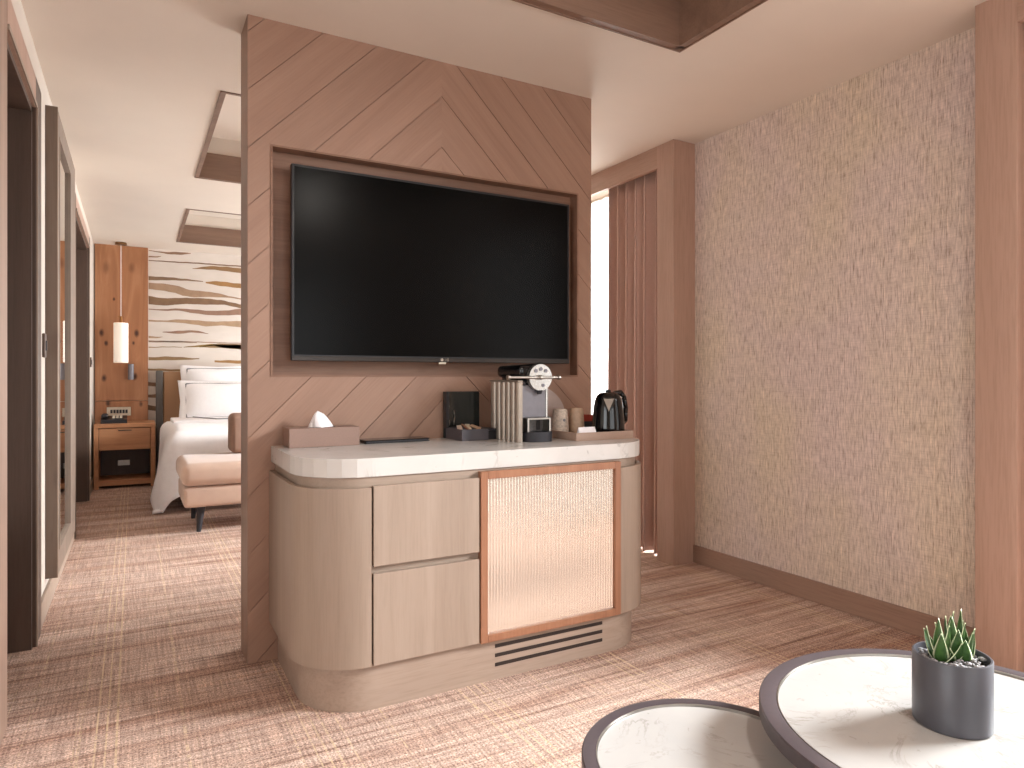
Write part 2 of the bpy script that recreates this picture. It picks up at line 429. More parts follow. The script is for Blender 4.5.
# painted bands: measured on the wall plane Y = 9.02 (metres), as X and Z
fx, hy, yw = 676.3, 377.5, R(29.21)
def wallpt(px, py):
    kx = (px - 512) / fx
    dx = math.sin(yw) + kx * math.cos(yw); dy = math.cos(yw) - kx * math.sin(yw); t = YB / dy
    return dx * t, 1.2 - (py - hy) / fx * t
def interp(pl, x):
    if x <= pl[0][0]: return pl[0][1]
    for (a, c), (b_, d) in zip(pl, pl[1:]):
        if x <= b_: 
            u = (x - a) / (b_ - a); u = u * u * (3 - 2 * u) * .5 + u * .5
            return c + (d - c) * u
    return pl[-1][1]
mats = {}
for src, sc, ox, oy in ((bands, 1024 / 180, 80, 220), (low, 709 / 180, 80, 340)):
    for top, bot, colr in src:
        x0, x1 = max(top[0][0], bot[0][0]), min(top[-1][0], bot[-1][0])
        edge = x1 >= (900 if src is bands else 620)
        N = 24; rows = []
        for i in range(N + 1):
            x = x0 + (x1 - x0) * i / N
            jt = .8 * math.sin(x * .09 + x0) ; 
            rows.append((x, interp(top, x) + jt, interp(bot, x) + jt * .6))
        P = [(*wallpt(ox + x / sc, oy + a / sc), *wallpt(ox + x / sc, oy + b_ / sc)) for x, a, b_ in rows]
        if edge:   # the band runs on across the wall
            lx, lz, _, lb = P[-1]
            for k in range(1, 19):
                th = (lz - lb) * (1 - k / 20) * (1 + .5 * math.sin(k + x0))
                zz = (lz + lb) / 2 + .035 * math.sin(k * .55 + lz * 9) - .035 * math.sin(lz * 9)
                P.append((lx + k * .1, zz + th / 2, lx + k * .1, zz - th / 2))
        if colr not in mats: mats[colr] = plain('mural_brown', colr, .7, var=.12, scale=12)
        bm = BM()
        for (a, za, _, zb), (c, zc, __, zd) in zip(P, P[1:]):
            if c > XR: break
            vs = [bm.verts.new(q) for q in ((a, YB - .0015, zb), (c, YB - .0015, zd), (c, YB - .0015, zc), (a, YB - .0015, za))]
            bm.faces.new(vs)
            vv = [bm.verts.new((q.co.x, YB, q.co.z)) for q in vs]
        build('wave_band', bm, mats[colr], mural, normals=False)
# knotty wood panel beside it
pr = empty('headboard_panel', (-.12, YB, 0), 'tall knotty orange wood panel on the bedroom wall above the nightstand', 'wall panel')
bm = BM(); box(bm, -.386, .145, YB - .03, YB + .011, .935, H, .002); local(build('upper_board', bm, M['knotty'], pr), pr)
bm = BM(); box(bm, -.386, .145, YB - .03, YB + .011, .0, .93, .002); local(build('lower_board', bm, M['knotty'], pr), pr)

# left wall with two doorways
def wallseg(bm, y0, y1, z0=0, z1=H): box(bm, XL - .3, XL, y0, y1, z0, z1)
D1, D2 = (2.88, 3.66), (6.05, 7.75)
bm = BM()
wallseg(bm, 2.0, D1[0]); wallseg(bm, D1[1], D2[0]); wallseg(bm, D2[1], YB + .012)
wallseg(bm, *D1, 2.40, H); wallseg(bm, *D2, 2.46, H)
struct(build('wall_left', bm, M['plaster']))
bm = BM(); box(bm, -2.8, XL - .3, 1.98, 2.0 + .1, 0, H + .3)
for q in ((YF, -1.9, 0, H + .3), (.7, 1.98, 0, H + .3), (-1.9, .7, 0, .4), (-1.9, .7, 2.5, H + .3)): box(bm, -2.8, -2.6, *q)
struct(build('wall_side', bm, M['plaster']))
for k, ((y0, y1), zt, cas, tp) in enumerate(((D1, 2.40, .2, .14), (D2, 2.46, .16, .12))):
    d = struct(empty('door_%d' % (k + 1), (XL - .1, (y0 + y1) / 2, 0)), ['dark brown doorway nearest the camera in the left wall', 'far brown doorway in the left wall by the bedroom'][k])
    # lining of the opening
    bm = BM(); box(bm, XL - .27, XL + .004, y1 - .025, y1 + .001, 0, zt); box(bm, XL - .27, XL + .004, y0 - .001, y0 + .025, 0, zt); box(bm, XL - .27, XL + .004, y0, y1, zt - .025, zt + .001)
    local(build('door_lining', bm, M['brown'], d), d)
    bm = BM(); t = .018
    box(bm, XL, XL + t, y1 + .0, y1 + cas, 0, zt + tp, .003); local(build('casing', bm, M['brown'], d), d)
    bm = BM(); box(bm, XL, XL + t, y0 - (.35 if k == 0 else .1), y0, 0, zt + tp, .003); local(build('casing', bm, M['side'] if k == 0 else M['brown'], d), d)
    bm = BM(); box(bm, XL, XL + t, y0, y1, zt, zt + tp, .003); local(build('head_casing', bm, M['column'], d), d)
    bm = BM(); box(bm, XL + t, XL + t + .006, y1 + .001, y1 + .018, 0, zt + .0); box(bm, XL + t, XL + t + .006, y0, y1 + .001, zt, zt + .018)
    local(build('edge_bead', bm, M['oak'], d), d)
    bm = BM(); box(bm, XL - .27, XL - .225, y0 + .025, y1 - .025, 0.004, zt - .025, .002)
    leaf = local(build('door_leaf', bm, M['brown'], d), d)
    bm = BM(); cyl(bm, (XL - .225, y0 + .12, 1.02), (XL - .17, y0 + .12, 1.02), .011, seg=12); cyl(bm, (XL - .175, y0 + .11, 1.02), (XL - .175, y0 + .24, 1.02), .009, seg=12)
    h = build('door_handle', bm, M['steel'], leaf); h.data.transform(Matrix.Translation(-d.location))
# skirting along the left wall
bm = BM()
for a, b in ((D1[1] + .2, D2[0] - .1), (D2[1] + .16, YB)): box(bm, XL, XL + .014, a, b, 0, .12, .003)
struct(build('baseboard_left', bm, M['oak_h']))

# framed mirror on the left wall
mr = empty('wall_mirror', (XL, 4.75, .16), 'tall framed mirror on the left wall between the two brown doorways', 'mirror')
y0, y1, z0, z1 = 4.2, 5.42, .165, 2.60; t = .052
bm = BM(); box(bm, XL, XL + t, y0, y0 + .13, z0, z1); box(bm, XL, XL + t, y1 - .36, y1, z0, z1); box(bm, XL, XL + t, y0 + .13, y1 - .36, z0, z0 + .12); box(bm, XL, XL + t, y0 + .13, y1 - .36, z1 - .12, z1)
local(build('mirror_frame', bm, M['frame'], mr), mr)
bm = BM(); box(bm, XL + .001, XL + .036, y0 + .13, y1 - .36, z0 + .12, z1 - .12); local(build('mirror_glass', bm, M['mirror'], mr), mr)
bm = BM(); box(bm, XL + t, XL + t + .003, y0, y0 + .012, z0, z1); box(bm, XL + t, XL + t + .003, y0 + .118, y0 + .13, z0 + .12, z1 - .12)
local(build('edge_strip', bm, M['oak'], mr), mr)
# switch plates
for (y, z, hgt, lab) in ((4.11, 1.36, .12, 'small brown switch plate on the left wall beside the mirror frame'), (8.3, 1.36, .1, 'small switch plate on the left wall near the wood panel')):
    s = empty('switch_plate', (XL, y, z), lab, 'light switch', 'switch plates on the left wall')
    bm = BM(); box(bm, 0, .012, -.04, .04, -hgt / 2, hgt / 2, .003); build('plate', bm, M['brown'], s)
    bm = BM(); box(bm, .012, .017, -.012, .012, -.025, .025, .002); build('switch_key', bm, M['matte_black'], s)

# ------------------------------------------------------------------ right (window) wall
bm = BM()
for a, b in ((YF - .2, -.95), (1.41, 3.34), (6.15, 6.45), (8.75, YB + .012)): box(bm, XR, XW, a, b, 0, H)
struct(build('wall_right', bm, M['wallpaper']), 'woven mauve and tan thread wallpaper wall')
bm = BM()
for a, b in ((-.95, 1.41), (3.34, 6.15), (6.45, 8.75)): box(bm, XR + .25, XW, a, b, 2.68, H); box(bm, XR + .25, XW, a, b, 0, .06)
struct(build('wall_lintel', bm, M['plaster']))
bm = BM(); box(bm, XR - .016, XR, 1.49, 3.262, 0, .113, .003)
struct(build('baseboard_right', bm, M['skirt']), 'brown skirting board under the woven wallpaper')
KX = 3.002
ti = 4
for (a, b, lab) in ((1.339, 1.49, 'oak column at the right edge beside the wallpaper'), (3.26, 3.416, 'oak column between the wallpaper and the curtain')):
    bm = BM(); box(bm, KX, XR + .02, a, b, 0, H, .002)
    struct(build('trim_%d' % ti, bm, M['column']), lab); ti += 1
for (a, b, z) in ((-.95, 1.339, 2.585), (3.416, 6.1, 2.575), (6.5, 8.8, 2.575)):
    bm = BM(); box(bm, KX, KX + .03, a, b, z, H, .002)
    struct(build('trim_%d' % ti, bm, M['beam']), 'oak pelmet board over a window opening'); ti += 1
for (a, b) in ((6.1, 6.5),):
    bm = BM(); box(bm, KX, XR + .02, a, b, 0, H, .002)
    struct(build('trim_%d' % ti, bm, M['column'])); ti += 1
for i, (a, b) in enumerate(((-.95, 1.41), (3.34, 6.15), (6.45, 8.75))):
    wn = struct(empty('window_%d' % (i + 1), (XW - .1, (a + b) / 2, .06)), 'tall window in the right wall')
    bm = BM(); f = .05; m_ = (a + b) / 2
    for q in ((a, a + f, .06, 2.68), (b - f, b, .06, 2.68), (a + f, b - f, .06, .06 + f), (a + f, b - f, 2.68 - f, 2.68), (m_ - .02, m_ + .02, .06 + f, 2.68 - f)):
        box(bm, XW - .13, XW - .07, *q)
    local(build('window_frame', bm, M['cream'], wn), wn)
    bm = BM(); box(bm, XW - .102, XW - .098, a + f, b - f, .06 + f, 2.68 - f); local(build('pane', bm, M['glass'], wn), wn)

def curtain(name, x, ya, yb, z0, z1, amp, waves, mat, lab, cat, seed=1, group=None, top_pinch=.6):
    rd = random.Random(seed); NY = int(waves * 14); NZ = 22
    ph = [rd.uniform(-.5, .5) for _ in range(waves + 2)]; am = [rd.uniform(.6, 1.25) for _ in range(waves + 2)]
    bm = BM(); rows = []
    for j in range(NZ + 1):
        v = j / NZ; z = z0 + (z1 - z0) * v; row = []
        for i in range(NY + 1):
            u = i / NY; k = u * waves; ki = int(min(k, waves - 1)); fr = k - ki
            A = amp * (am[ki] * (1 - fr) + am[ki + 1] * fr)
            sway = .25 * math.sin(3.1 * v + ki + seed)
            s = math.sin(2 * math.pi * (k + .12 * sway + .1 * ph[ki]))
            sq = math.copysign(abs(s) ** .75, s)
            dx = A * sq * (.75 + .25 * (1 - v))
            dy = .18 * (yb - ya) / waves * math.sin(4 * math.pi * k + ph[ki]) * (1 - .3 * v)
            row.append(bm.verts.new((x + dx, ya + (yb - ya) * u + dy, z)))
        rows.append(row)
    for a, b in zip(rows, rows[1:]):
        for i in range(NY): bm.faces.new((a[i], a[i+1], b[i+1], b[i]))
    o = build(name, bm, mat, None, True)
    sm = o.modifiers.new('thick', 'SOLIDIFY'); sm.thickness = .003
    return tag(o, lab, cat, group)
curtain('curtain', 3.10, 3.43, 4.03, .015, 2.62, .052, 6, M['curtain'], 'mauve pleated curtain beside the oak column behind the kettle', 'curtain', 3)
curtain('curtain', 3.10, 1.17, 1.33, .015, 2.62, .034, 2, M['curtain'], 'mauve curtain at the right edge beyond the near oak column', 'curtain', 5)
curtain('sheer_curtain', 3.26, 3.95, 6.05, .02, 2.62, .02, 16, M['sheer'], 'white sheer curtain glowing over the window behind the partition', 'sheer curtain', 8)
for (a, b, lab) in ((-.95, 1.33, 'curtain rail over the near window'), (3.42, 6.09, 'curtain rail above the mauve curtain behind the kettle')):
    bm = BM(); box(bm, 3.085, 3.115, a, b, 2.625, 2.72, .002)
    tag(build('curtain_rail', bm, M['cream']), lab, 'curtain rail')

sp_ = tag(empty('ceiling_light', (1.30, .2, H)), 'small round recessed ceiling spotlight in front of the television', 'ceiling light')
bm = BM(); lathe(bm, [(.099, -.004), (.115, -.004), (.117, 0), (.099, 0), (.099, -.004)], seg=32); build('trim_ring', bm, M['chrome'], sp_)
bm = BM(); lathe(bm, [(0, -.002), (.098, -.002), (.098, 0), (0, 0)], seg=32); build('lens', bm, emis('spot_lens', '#fff6ec', 230), sp_)
# wall behind the photographer, with a window added for the fill light; another added in the side wall
wn = struct(empty('window_5', (-2.7, -.6, .4)))  # unseen window, made up to carry the left fill lamp
bm = BM()
for q in ((-1.9, -1.84, .4, 2.5), (.64, .7, .4, 2.5), (-1.84, .64, .4, .46), (-1.84, .64, 2.44, 2.5), (-.63, -.57, .46, 2.44)): box(bm, -2.73, -2.67, *q)
local(build('window_frame', bm, M['cream'], wn), wn)
bm = BM(); box(bm, -2.702, -2.698, -1.84, .64, .46, 2.44); local(build('pane', bm, M['glass'], wn), wn)
bm = BM()
for (a, b, c, d) in ((-2.8, -.6, 0, H + .3), (2.4, XW, 0, H + .3), (-.6, 2.4, 0, .3), (-.6, 2.4, 2.5, H + .3)): box(bm, a, b, YF - .2, YF, c, d)
struct(build('wall_front', bm, M['plaster']))
wn = struct(empty('window_4', (.9, YF - .1, .3)))  # unseen window, made up to carry the rear fill lamp
bm = BM()
for q in ((-.6, -.54, .3, 2.5), (2.34, 2.4, .3, 2.5), (-.54, 2.34, .3, .36), (-.54, 2.34, 2.44, 2.5), (.87, .93, .36, 2.44)): box(bm, q[0], q[1], YF - .13, YF - .07, q[2], q[3])
local(build('window_frame', bm, M['cream'], wn), wn)
bm = BM(); box(bm, -.54, 2.34, YF - .102, YF - .098, .36, 2.44); local(build('pane', bm, M['glass'], wn), wn)

# ------------------------------------------------------------------ media partition with chevron boards
X0, X1, Y0 = .415, 2.177, 3.008
NX0, NX1, NZ0, NZ1, ND = .507, 2.089, 1.204, 2.191, .075
part = struct(empty('wall_middle', ((X0 + X1) / 2, Y0 + .1, 0)), 'freestanding partition faced with chevron oak boards around the television')
bm = BM(); box(bm, X0, X1, Y0 + ND, Y0 + .2, 0, H)
for q in ((X0, NX0, 0, H), (NX1, X1, 0, H), (NX0, NX1, 0, NZ0), (NX0, NX1, NZ1, H)): box(bm, q[0], q[1], Y0 + .012, Y0 + ND, q[2], q[3])
local(build('partition_core', bm, M['side'], part), part)
bm = BM(); g = .0022; XRd, SP = 1.295, .2437
# board joints: x - z = const left of the ridge, x + z = const right of it
bases = [ (a, b, c, d) for a, b, c, d in ((X0, NX0, 0, H), (NX1, X1, 0, H), (NX0, NX1, 0, NZ0), (NX0, NX1, NZ1, H))]
xs = [X0, NX0, NX1, X1]; zs = [0, NZ0, NZ1, H]; vd = {}
def pv(x, z):
    k = (round(x, 5), round(z, 5))
    if k not in vd: vd[k] = bm.verts.new((x, Y0, z))
    return vd[k]
for i in range(3):
    for j in range(3):
        if i == 1 and j == 1: continue
        bm.faces.new([pv(xs[i], zs[j]), pv(xs[i+1], zs[j]), pv(xs[i+1], zs[j+1]), pv(xs[i], zs[j+1])])
def cut(co, no, sel=lambda f: True):
    fs = [f for f in bm.faces if sel(f.calc_center_median())]
    geom = list({v for f in fs for v in f.verts}) + list({e for f in fs for e in f.edges}) + fs
    bmesh.ops.bisect_plane(bm, geom=geom, plane_co=co, plane_no=no, dist=1e-6)
cut((XRd, 0, 0), (1, 0, 0))
base_c = -1.258   # x - z of one joint
ks = [base_c + SP * k for k in range(-8, 14)]
for c in ks:
    for s in (-g, g):
        cut((c + s, 0, 0), (1, 0, -1), lambda p: p.x < XRd)
        cut((2 * XRd - c + s, 0, 0), (1, 0, 1), lambda p: p.x > XRd)
uvl = bm.loops.layers.uv.new('UVMap'); gl = bm.faces.layers.float.new('board_f')
groove = []
for f in bm.faces:
    p = f.calc_center_median(); left = p.x < XRd
    q = (p.x - p.z) if left else (2 * XRd - p.x - p.z)
    r = (q - base_c) / SP; idx = math.floor(r); fr = r - idx
    if min(fr, 1 - fr) * SP < g * 1.01: groove.append(f)
    rd = random.Random(idx * 2 + (0 if left else 1)); off = rd.uniform(0, 20); f[gl] = rd.random()
    for l in f.loops:
        v = l.vert.co
        if left: a, b_ = (v.x + v.z) * .7071, (v.x - v.z) * .7071
        else: a, b_ = (v.z - v.x) * .7071, (v.x + v.z) * .7071
        l[uvl].uv = (a + off, b_ + off * .37)
ret = bmesh.ops.extrude_face_region(bm, geom=groove)
for v in [e for e in ret['geom'] if isinstance(e, bmesh.types.BMVert)]: v.co.y += .006
bmesh.ops.delete(bm, geom=groove, context='FACES')
# returns of the facing at the niche and ends
for (a, b) in (((X0, 0), (X0, H)), ((X1, 0), (X1, H)), ((NX0, NZ0), (NX0, NZ1)), ((NX1, NZ0), (NX1, NZ1)), ((NX0, NZ0), (NX1, NZ0)), ((NX0, NZ1), (NX1, NZ1))):
    bm.faces.new([bm.verts.new(q) for q in ((a[0], Y0, a[1]), (b[0], Y0, b[1]), (b[0], Y0 + .012, b[1]), (a[0], Y0 + .012, a[1]))])
me = bpy.data.meshes.new('chevron_facing'); 
vals = [f[gl] for f in bm.faces]
bm.to_mesh(me); bm.free()
aa = me.attributes.new('board', 'FLOAT', 'FACE')
for i, vv in enumerate(vals): aa.data[i].value = vv
fc = link('chevron_facing', me, M['chevron'], part); local(fc, part); fc['label'] = 'oak boards laid in a chevron with thin dark joints'
bm = BM(); t = .008
for q in ((NX0, NX0 + t, NZ0, NZ1), (NX1 - t, NX1, NZ0, NZ1), (NX0 + t, NX1 - t, NZ0, NZ0 + t), (NX0 + t, NX1 - t, NZ1 - t, NZ1)): box(bm, q[0], q[1], Y0 - .004, Y0 + ND - .001, q[2], q[3])
local(build('niche_lining', bm, M['niche'], part), part)
bm = BM(); box(bm, NX0 + t, NX1 - t, Y0 + ND - .012, Y0 + ND, NZ0 + t, NZ1 - t); local(build('niche_back', bm, M['niche'], part), part)

# television
tv = empty('television', (1.31, Y0 + .03, 1.28), 'large black flat television set in the niche of the chevron partition', 'television')
tx0, tx1, tz0, tz1, ty = .590, 2.024, 1.273, 2.121, Y0 - .014
bm = BM(); box(bm, tx0, tx1, ty, ty + .03, tz0, tz1, .004); local(build('casing', bm, M['black'], tv), tv)
bm = BM(); box(bm, tx0 + .3, tx1 - .3, ty + .03, Y0 + ND - .012, tz0 + .2, tz1 - .25); local(build('wall_bracket', bm, M['matte_black'], tv), tv)
bm = BM(); box(bm, tx0 + .012, tx1 - .012, ty - .0015, ty + .004, tz0 + .026, tz1 - .012); local(build('screen', bm, M['screen'], tv), tv)
bm = BM(); box(bm, tx0 + .002, tx1 - .002, ty - .003, ty + .004, tz0, tz0 + .02, .002)
local(build('lower_bezel', bm, plain('bezel_metal', '#3c3734', .3, .6), tv), tv)
def text(name, s, size, loc, rot, mat, parent=None, ext=.0008):
    cu = bpy.data.curves.new(name, 'FONT'); cu.body = s; cu.size = size; cu.extrude = ext; cu.align_x = 'CENTER'; cu.align_y = 'CENTER'
    tmp = bpy.data.objects.new(name, cu); COL.objects.link(tmp)
    dg = bpy.context.evaluated_depsgraph_get(); me = bpy.data.meshes.new_from_object(tmp.evaluated_get(dg))
    bpy.data.objects.remove(tmp); bpy.data.curves.remove(cu)
    me.transform(Matrix.Translation(loc) @ Matrix.Rotation(rot[2], 4, 'Z') @ Matrix.Rotation(rot[0], 4, 'X'))
    me.materials.clear(); return link(name, me, mat, parent)
local(text('maker_mark', 'LG', .018, (1.312, ty - .0045, tz0 + .011), (R(90), 0, 0), M['chrome'], tv), tv)
bm = BM(); cyl(bm, (1.288, ty - .0045, tz0 + .011), (1.288, ty - .002, tz0 + .011), .0075, seg=16); local(build('maker_emblem', bm, M['chrome'], tv), tv)
bm = BM(); box(bm, 1.275, 1.31, ty - .001, ty + .012, tz0 - .009, tz0, .001); local(build('sensor_tab', bm, M['cream'], tv), tv)

# ------------------------------------------------------------------ drinks cabinet
CX0, CX1, CY = .500, 2.10, 2.35
YBK = Y0 - .0045
def plan(x0, x1, y0, yb, r, seg):
    pts = [(x0, yb)]
    for i in range(seg + 1):
        a = math.pi + (math.pi / 2) * i / seg; pts.append((x0 + r + r * math.cos(a), y0 + r + r * math.sin(a)))
    for i in range(seg + 1):
        a = 1.5 * math.pi + (math.pi / 2) * i / seg; pts.append((x1 - r + r * math.cos(a), y0 + r + r * math.sin(a)))
    pts.append((x1, yb)); return pts
cb = empty('drinks_cabinet', ((CX0 + CX1) / 2, 2.68, 0), 'pale oak cabinet with curved ends standing against the chevron partition', 'cabinet')
bm = BM(); prism(bm, plan(.535, CX1 - .035, 2.378, YBK, .235, 18), 0, .17)
pl = smooth_by_angle(local(build('plinth', bm, M['plinth'], cb), cb))
for k, z in enumerate((.052, .089, .126)):
    bm = BM(); box(bm, 1.252, 1.779, 2.3765, 2.40, z, z + .014, .0)
    v = build('vent_slot', bm, M['dark'], pl); v.data.transform(Matrix.Translation(-cb.location))
bm = BM(); prism(bm, plan(CX0 + .025, CX1 - .025, CY + .025, YBK, .22, 18), .17, .842)
smooth_by_angle(local(build('carcass', bm, M['oak_h'], cb), cb))
# curved side panels (outer skin)
def skin(x_end, side, z0, z1, t=.02, r=.24, seg=18):
    out = plan(CX0, CX1, CY, YBK, r, seg); inn = plan(CX0 + t, CX1 - t, CY + t, YBK, r - t, seg); k = seg + 2
    if side < 0: o_, i_ = out[:k] + [(x_end, CY)], inn[:k] + [(x_end, CY + t)]
    else: o_, i_ = [(x_end, CY)] + out[k:], [(x_end, CY + t)] + inn[k:]
    bm = BM(); N_ = len(o_)
    L = [[bm.verts.new((*p, z)) for p in q] for q in (o_, i_) for z in (z0, z1)]
    for i in range(N_ - 1):
        bm.faces.new((L[0][i], L[0][i+1], L[1][i+1], L[1][i])); bm.faces.new((L[2][i], L[3][i], L[3][i+1], L[2][i+1]))
        bm.faces.new((L[1][i], L[1][i+1], L[3][i+1], L[3][i])); bm.faces.new((L[0][i], L[2][i], L[2][i+1], L[0][i+1]))
    for i in (0, N_ - 1): bm.faces.new((L[0][i], L[1][i], L[3][i], L[2][i]))
    return bm
smooth_by_angle(local(build('side_panel', skin(.740, -1, .168, .806), M['oak'], cb), cb))
smooth_by_angle(local(build('side_panel', skin(1.866, 1, .168, .806), M['oak'], cb), cb))
for (z0, z1) in ((.168, .496), (.523, .811)):
    bm = BM(); box(bm, .748, 1.170, CY, CY + .02, z0, z1, .0012, 1); local(build('drawer_front', bm, M['oak'], cb), cb)
for a_, b_ in ((.7405, .7475), (1.857, 1.8655)):
    bm = BM(); box(bm, a_, b_, CY + .0235, CY + .0255, .168, .806); local(build('shadow_gap', bm, M['dark'], cb), cb)
# glazed door
dr = empty('glazed_door', (0, 0, 0)); dr.parent = cb
bm = BM(); dx0, dx1, dz0, dz1, fw = 1.174, 1.856, .166, .834, .030
for q in ((dx0, dx0 + fw, dz0, dz1), (dx1 - fw, dx1, dz0, dz1), (dx0 + fw, dx1 - fw, dz0, dz0 + fw), (dx0 + fw, dx1 - fw, dz1 - fw, dz1)): box(bm, q[0], q[1], CY - .006, CY + .022, q[2], q[3], .0015, 1)
local(build('door_frame', bm, M['copper'], dr), cb)['label'] = 'copper brown frame of the glazed door'
bm = BM(); nr = 46; W_ = dx1 - dx0 - 2 * fw; pts = []
for i in range(nr):
    for j in range(6):
        a = j / 6; pts.append((dx0 + fw + W_ * (i + a) / nr, CY + .009 - .0030 * math.sin(math.pi * a)))
pts.append((dx1 - fw, CY + .009))
L0 = [bm.verts.new((x, y, dz0 + fw)) for x, y in pts]; L1 = [bm.verts.new((x, y, dz1 - fw)) for x, y in pts]
for i in range(len(pts) - 1): bm.faces.new((L0[i], L0[i+1], L1[i+1], L1[i]))
gls = local(build('fluted_pane', bm, M['fluted'], dr, normals=False), cb); gls['label'] = 'champagne coloured reeded glass pane'
# recompute smooth shading within a rib only
bmx = bmesh.new(); bmx.from_mesh(gls.data)
for f in bmx.faces: f.smooth = True
for e in bmx.edges:
    if len(e.link_faces) == 2 and e.calc_face_angle(0) > R(28): e.smooth = False
bmx.to_mesh(gls.data); bmx.free()

# marble worktop
bm = BM(); prism(bm, plan(.508, 2.106, 2.366, YBK, .24, 7), .842, .91)
wt = tag(build('worktop', bm, M['marble'], None), 'white veined marble worktop with faceted curved ends on the oak cabinet', 'worktop')
bmx = bmesh.new(); bmx.from_mesh(wt.data)
bmesh.ops.bevel(bmx, geom=[e for e in bmx.edges if abs(e.verts[0].co.z - e.verts[1].co.z) < 1e-6], offset=.0015, segments=1, affect='EDGES')
bmx.to_mesh(wt.data); bmx.free()
WZ = .9105

# tissue box
tb = empty('tissue_box', (.70, 2.90, WZ), 'mauve rectangular tissue box on the left end of the marble worktop', 'tissue box')
bm = BM(); box(bm, -.146, .146, -.045, .085, 0, .079, .002); build('box_body', bm, M['pinkbox'], tb)
bm = BM(); lathe(bm, [(.0, .0788), (.055, .0788), (.055, .0798), (0, .0798)], seg=24, sy=.5); build('opening', bm, M['dark'], tb)
bm = BM(); rings = []
for j in range(7):
    v = j / 6; rr = .046 * (1 - v) ** .55; ring = []
    for i in range(20):
        a = 2 * math.pi * i / 20; k = 1 + .22 * math.sin(3 * a + 2 * v) + .1 * math.sin(7 * a)
        ring.append(bm.verts.new((rr * k * math.cos(a) - .006 - .012 * v, rr * k * .5 * math.sin(a) + .012 * v, .078 + .070 * v)))
    rings.append(ring)
for a, b in zip(rings, rings[1:]):
    for i in range(20): bm.faces.new((a[i], a[(i+1) % 20], b[(i+1) % 20], b[i]))
bm.faces.new(rings[-1]); build('tissue', bm, M['paper'], tb, True)

# folder
fo = empty('folder', (1.03, 2.93, WZ), 'thin black folder lying on the worktop between tissue box and tea box', 'folder')
bm = BM(); box(bm, -.15, .15, -.05, .06, 0, .004, .0015); build('back_cover', bm, M['black'], fo)
bm = BM(); box(bm, -.145, .145, -.047, .055, .004, .010); build('pages', bm, M['matte_black'], fo)
bm = BM(); box(bm, -.15, .15, -.05, .06, .010, .014, .0015); build('front_cover', bm, M['gloss_black'], fo)

# tea box with raised lid
te = empty('tea_box', (1.36, 2.89, WZ), 'open black tea box with upright glossy lid on the worktop', 'tea box')
bm = BM(); x0, x1, y0, y1 = -.06, .075, -.10, .085; t = .006
box(bm, x0, x1, y0, y1, 0, .006)
for q in ((x0, x1, y0, y0 + t), (x0, x1, y1 - t, y1), (x0, x0 + t, y0 + t, y1 - t), (x1 - t, x1, y0 + t, y1 - t)): box(bm, *q, .006, .052)
build('box_body', bm, plain('slate_lacquer', '#4a474d', .4), te)
bm = BM(); box(bm, x0 - .008, x1 + .046, y1 + .001, y1 + .014, .0, .222, .002); lid = build('lid', bm, M['tea_glass'], te)
bm = BM(); box(bm, x0 - .008, x0 + .006, y1 - .03, y1 + .001, .05, .222, .001); build('lid_side', bm, M['black'], lid)
rd = random.Random(4)
for k, (a, c) in enumerate(((-.03, 'cupwhite'), (.0, 'copper'), (.028, 'cream'), (.052, 'cuptan'))):
    bm = BM(); box(bm, -.011, .011, -.03, .03, -.002, .002); o = build('tea_sachet', bm, M[c], te)
    o.location = (a, rd.uniform(-.02, .03), .055); o.rotation_euler = (rd.uniform(.2, .8), rd.uniform(-.4, .4), rd.uniform(-.5, .5))
# wire spoons leaning in the lid
bm = BM(); tube(bm, [(-.045, .074, .06), (-.052, .078, .10), (-.044, .080, .15), (-.046, .081, .205)], .0022, 8); lathe(bm, [(0, 0), (.007, .003), (.009, .014), (.006, .026), (0, .03)], (-.048, .077, .06), 12, sy=.4)
tube(bm, [(-.022, .074, .062), (-.016, .078, .10), (-.02, .080, .135)], .0025, 8)
build('stirrer', bm, M['steel'], te, True)
tb2 = empty('capsule_box', (1.4685, 2.90, WZ), 'small closed black box beside the coffee machine on the worktop', 'box')
bm = BM(); box(bm, -.0295, .0205, -.085, .068, 0, .042, .002); build('box_body', bm, M['black'], tb2)
bm = BM(); box(bm, -.0305, .0215, -.086, .069, .043, .05, .002); build('lid', bm, M['matte_black'], tb2)

# coffee machine (front faces -Y)
cm = empty('coffee_machine', (1.60, 2.75, WZ), 'silver and grey capsule coffee machine with a chrome round head on the worktop', 'coffee machine')
# ribbed left side panel
bm = BM(); pts = []; yb_, yf = .14, -.135; nrib = 6
for i in range(nrib):
    for j in range(7):
        a = j / 6; pts.append((yf + (yb_ - yf) * (i + a * .92) / nrib, -.098 - .011 * math.sin(math.pi * a) ** .6))
    pts.append((yf + (yb_ - yf) * (i + .96) / nrib, -.090))
lo = [bm.verts.new((x, y, .0)) for y, x in pts] + [bm.verts.new((-.084, yb_, 0)), bm.verts.new((-.084, yf, 0))]
hi = [bm.verts.new((x, y, .268)) for y, x in pts] + [bm.verts.new((-.084, yb_, .268)), bm.verts.new((-.084, yf, .268))]
k = len(lo); bm.faces.new(lo); bm.faces.new(hi[::-1])
for i in range(k): bm.faces.new((lo[i], lo[(i+1) % k], hi[(i+1) % k], hi[i]))
smooth_by_angle(build('side_panel', bm, M['ribgrey'], cm), 40)
bm = BM(); box(bm, -.110, -.082, yf - .003, yb_, .268, .278, .004); build('side_cap', bm, M['ribgrey'], cm)
bm = BM(); box(bm, -.084, .058, -.095, .14, 0, .27, .004); build('body', bm, M['panelgrey'], cm)
bm = BM(); box(bm, -.083, .052, -.112, -.094, .108, .255, .003); build('front_panel', bm, M['panelgrey'], cm)
bm = BM(); box(bm, .052, .062, -.115, .0, .04, .25, .002); build('side_strip', bm, M['chrome'], cm)
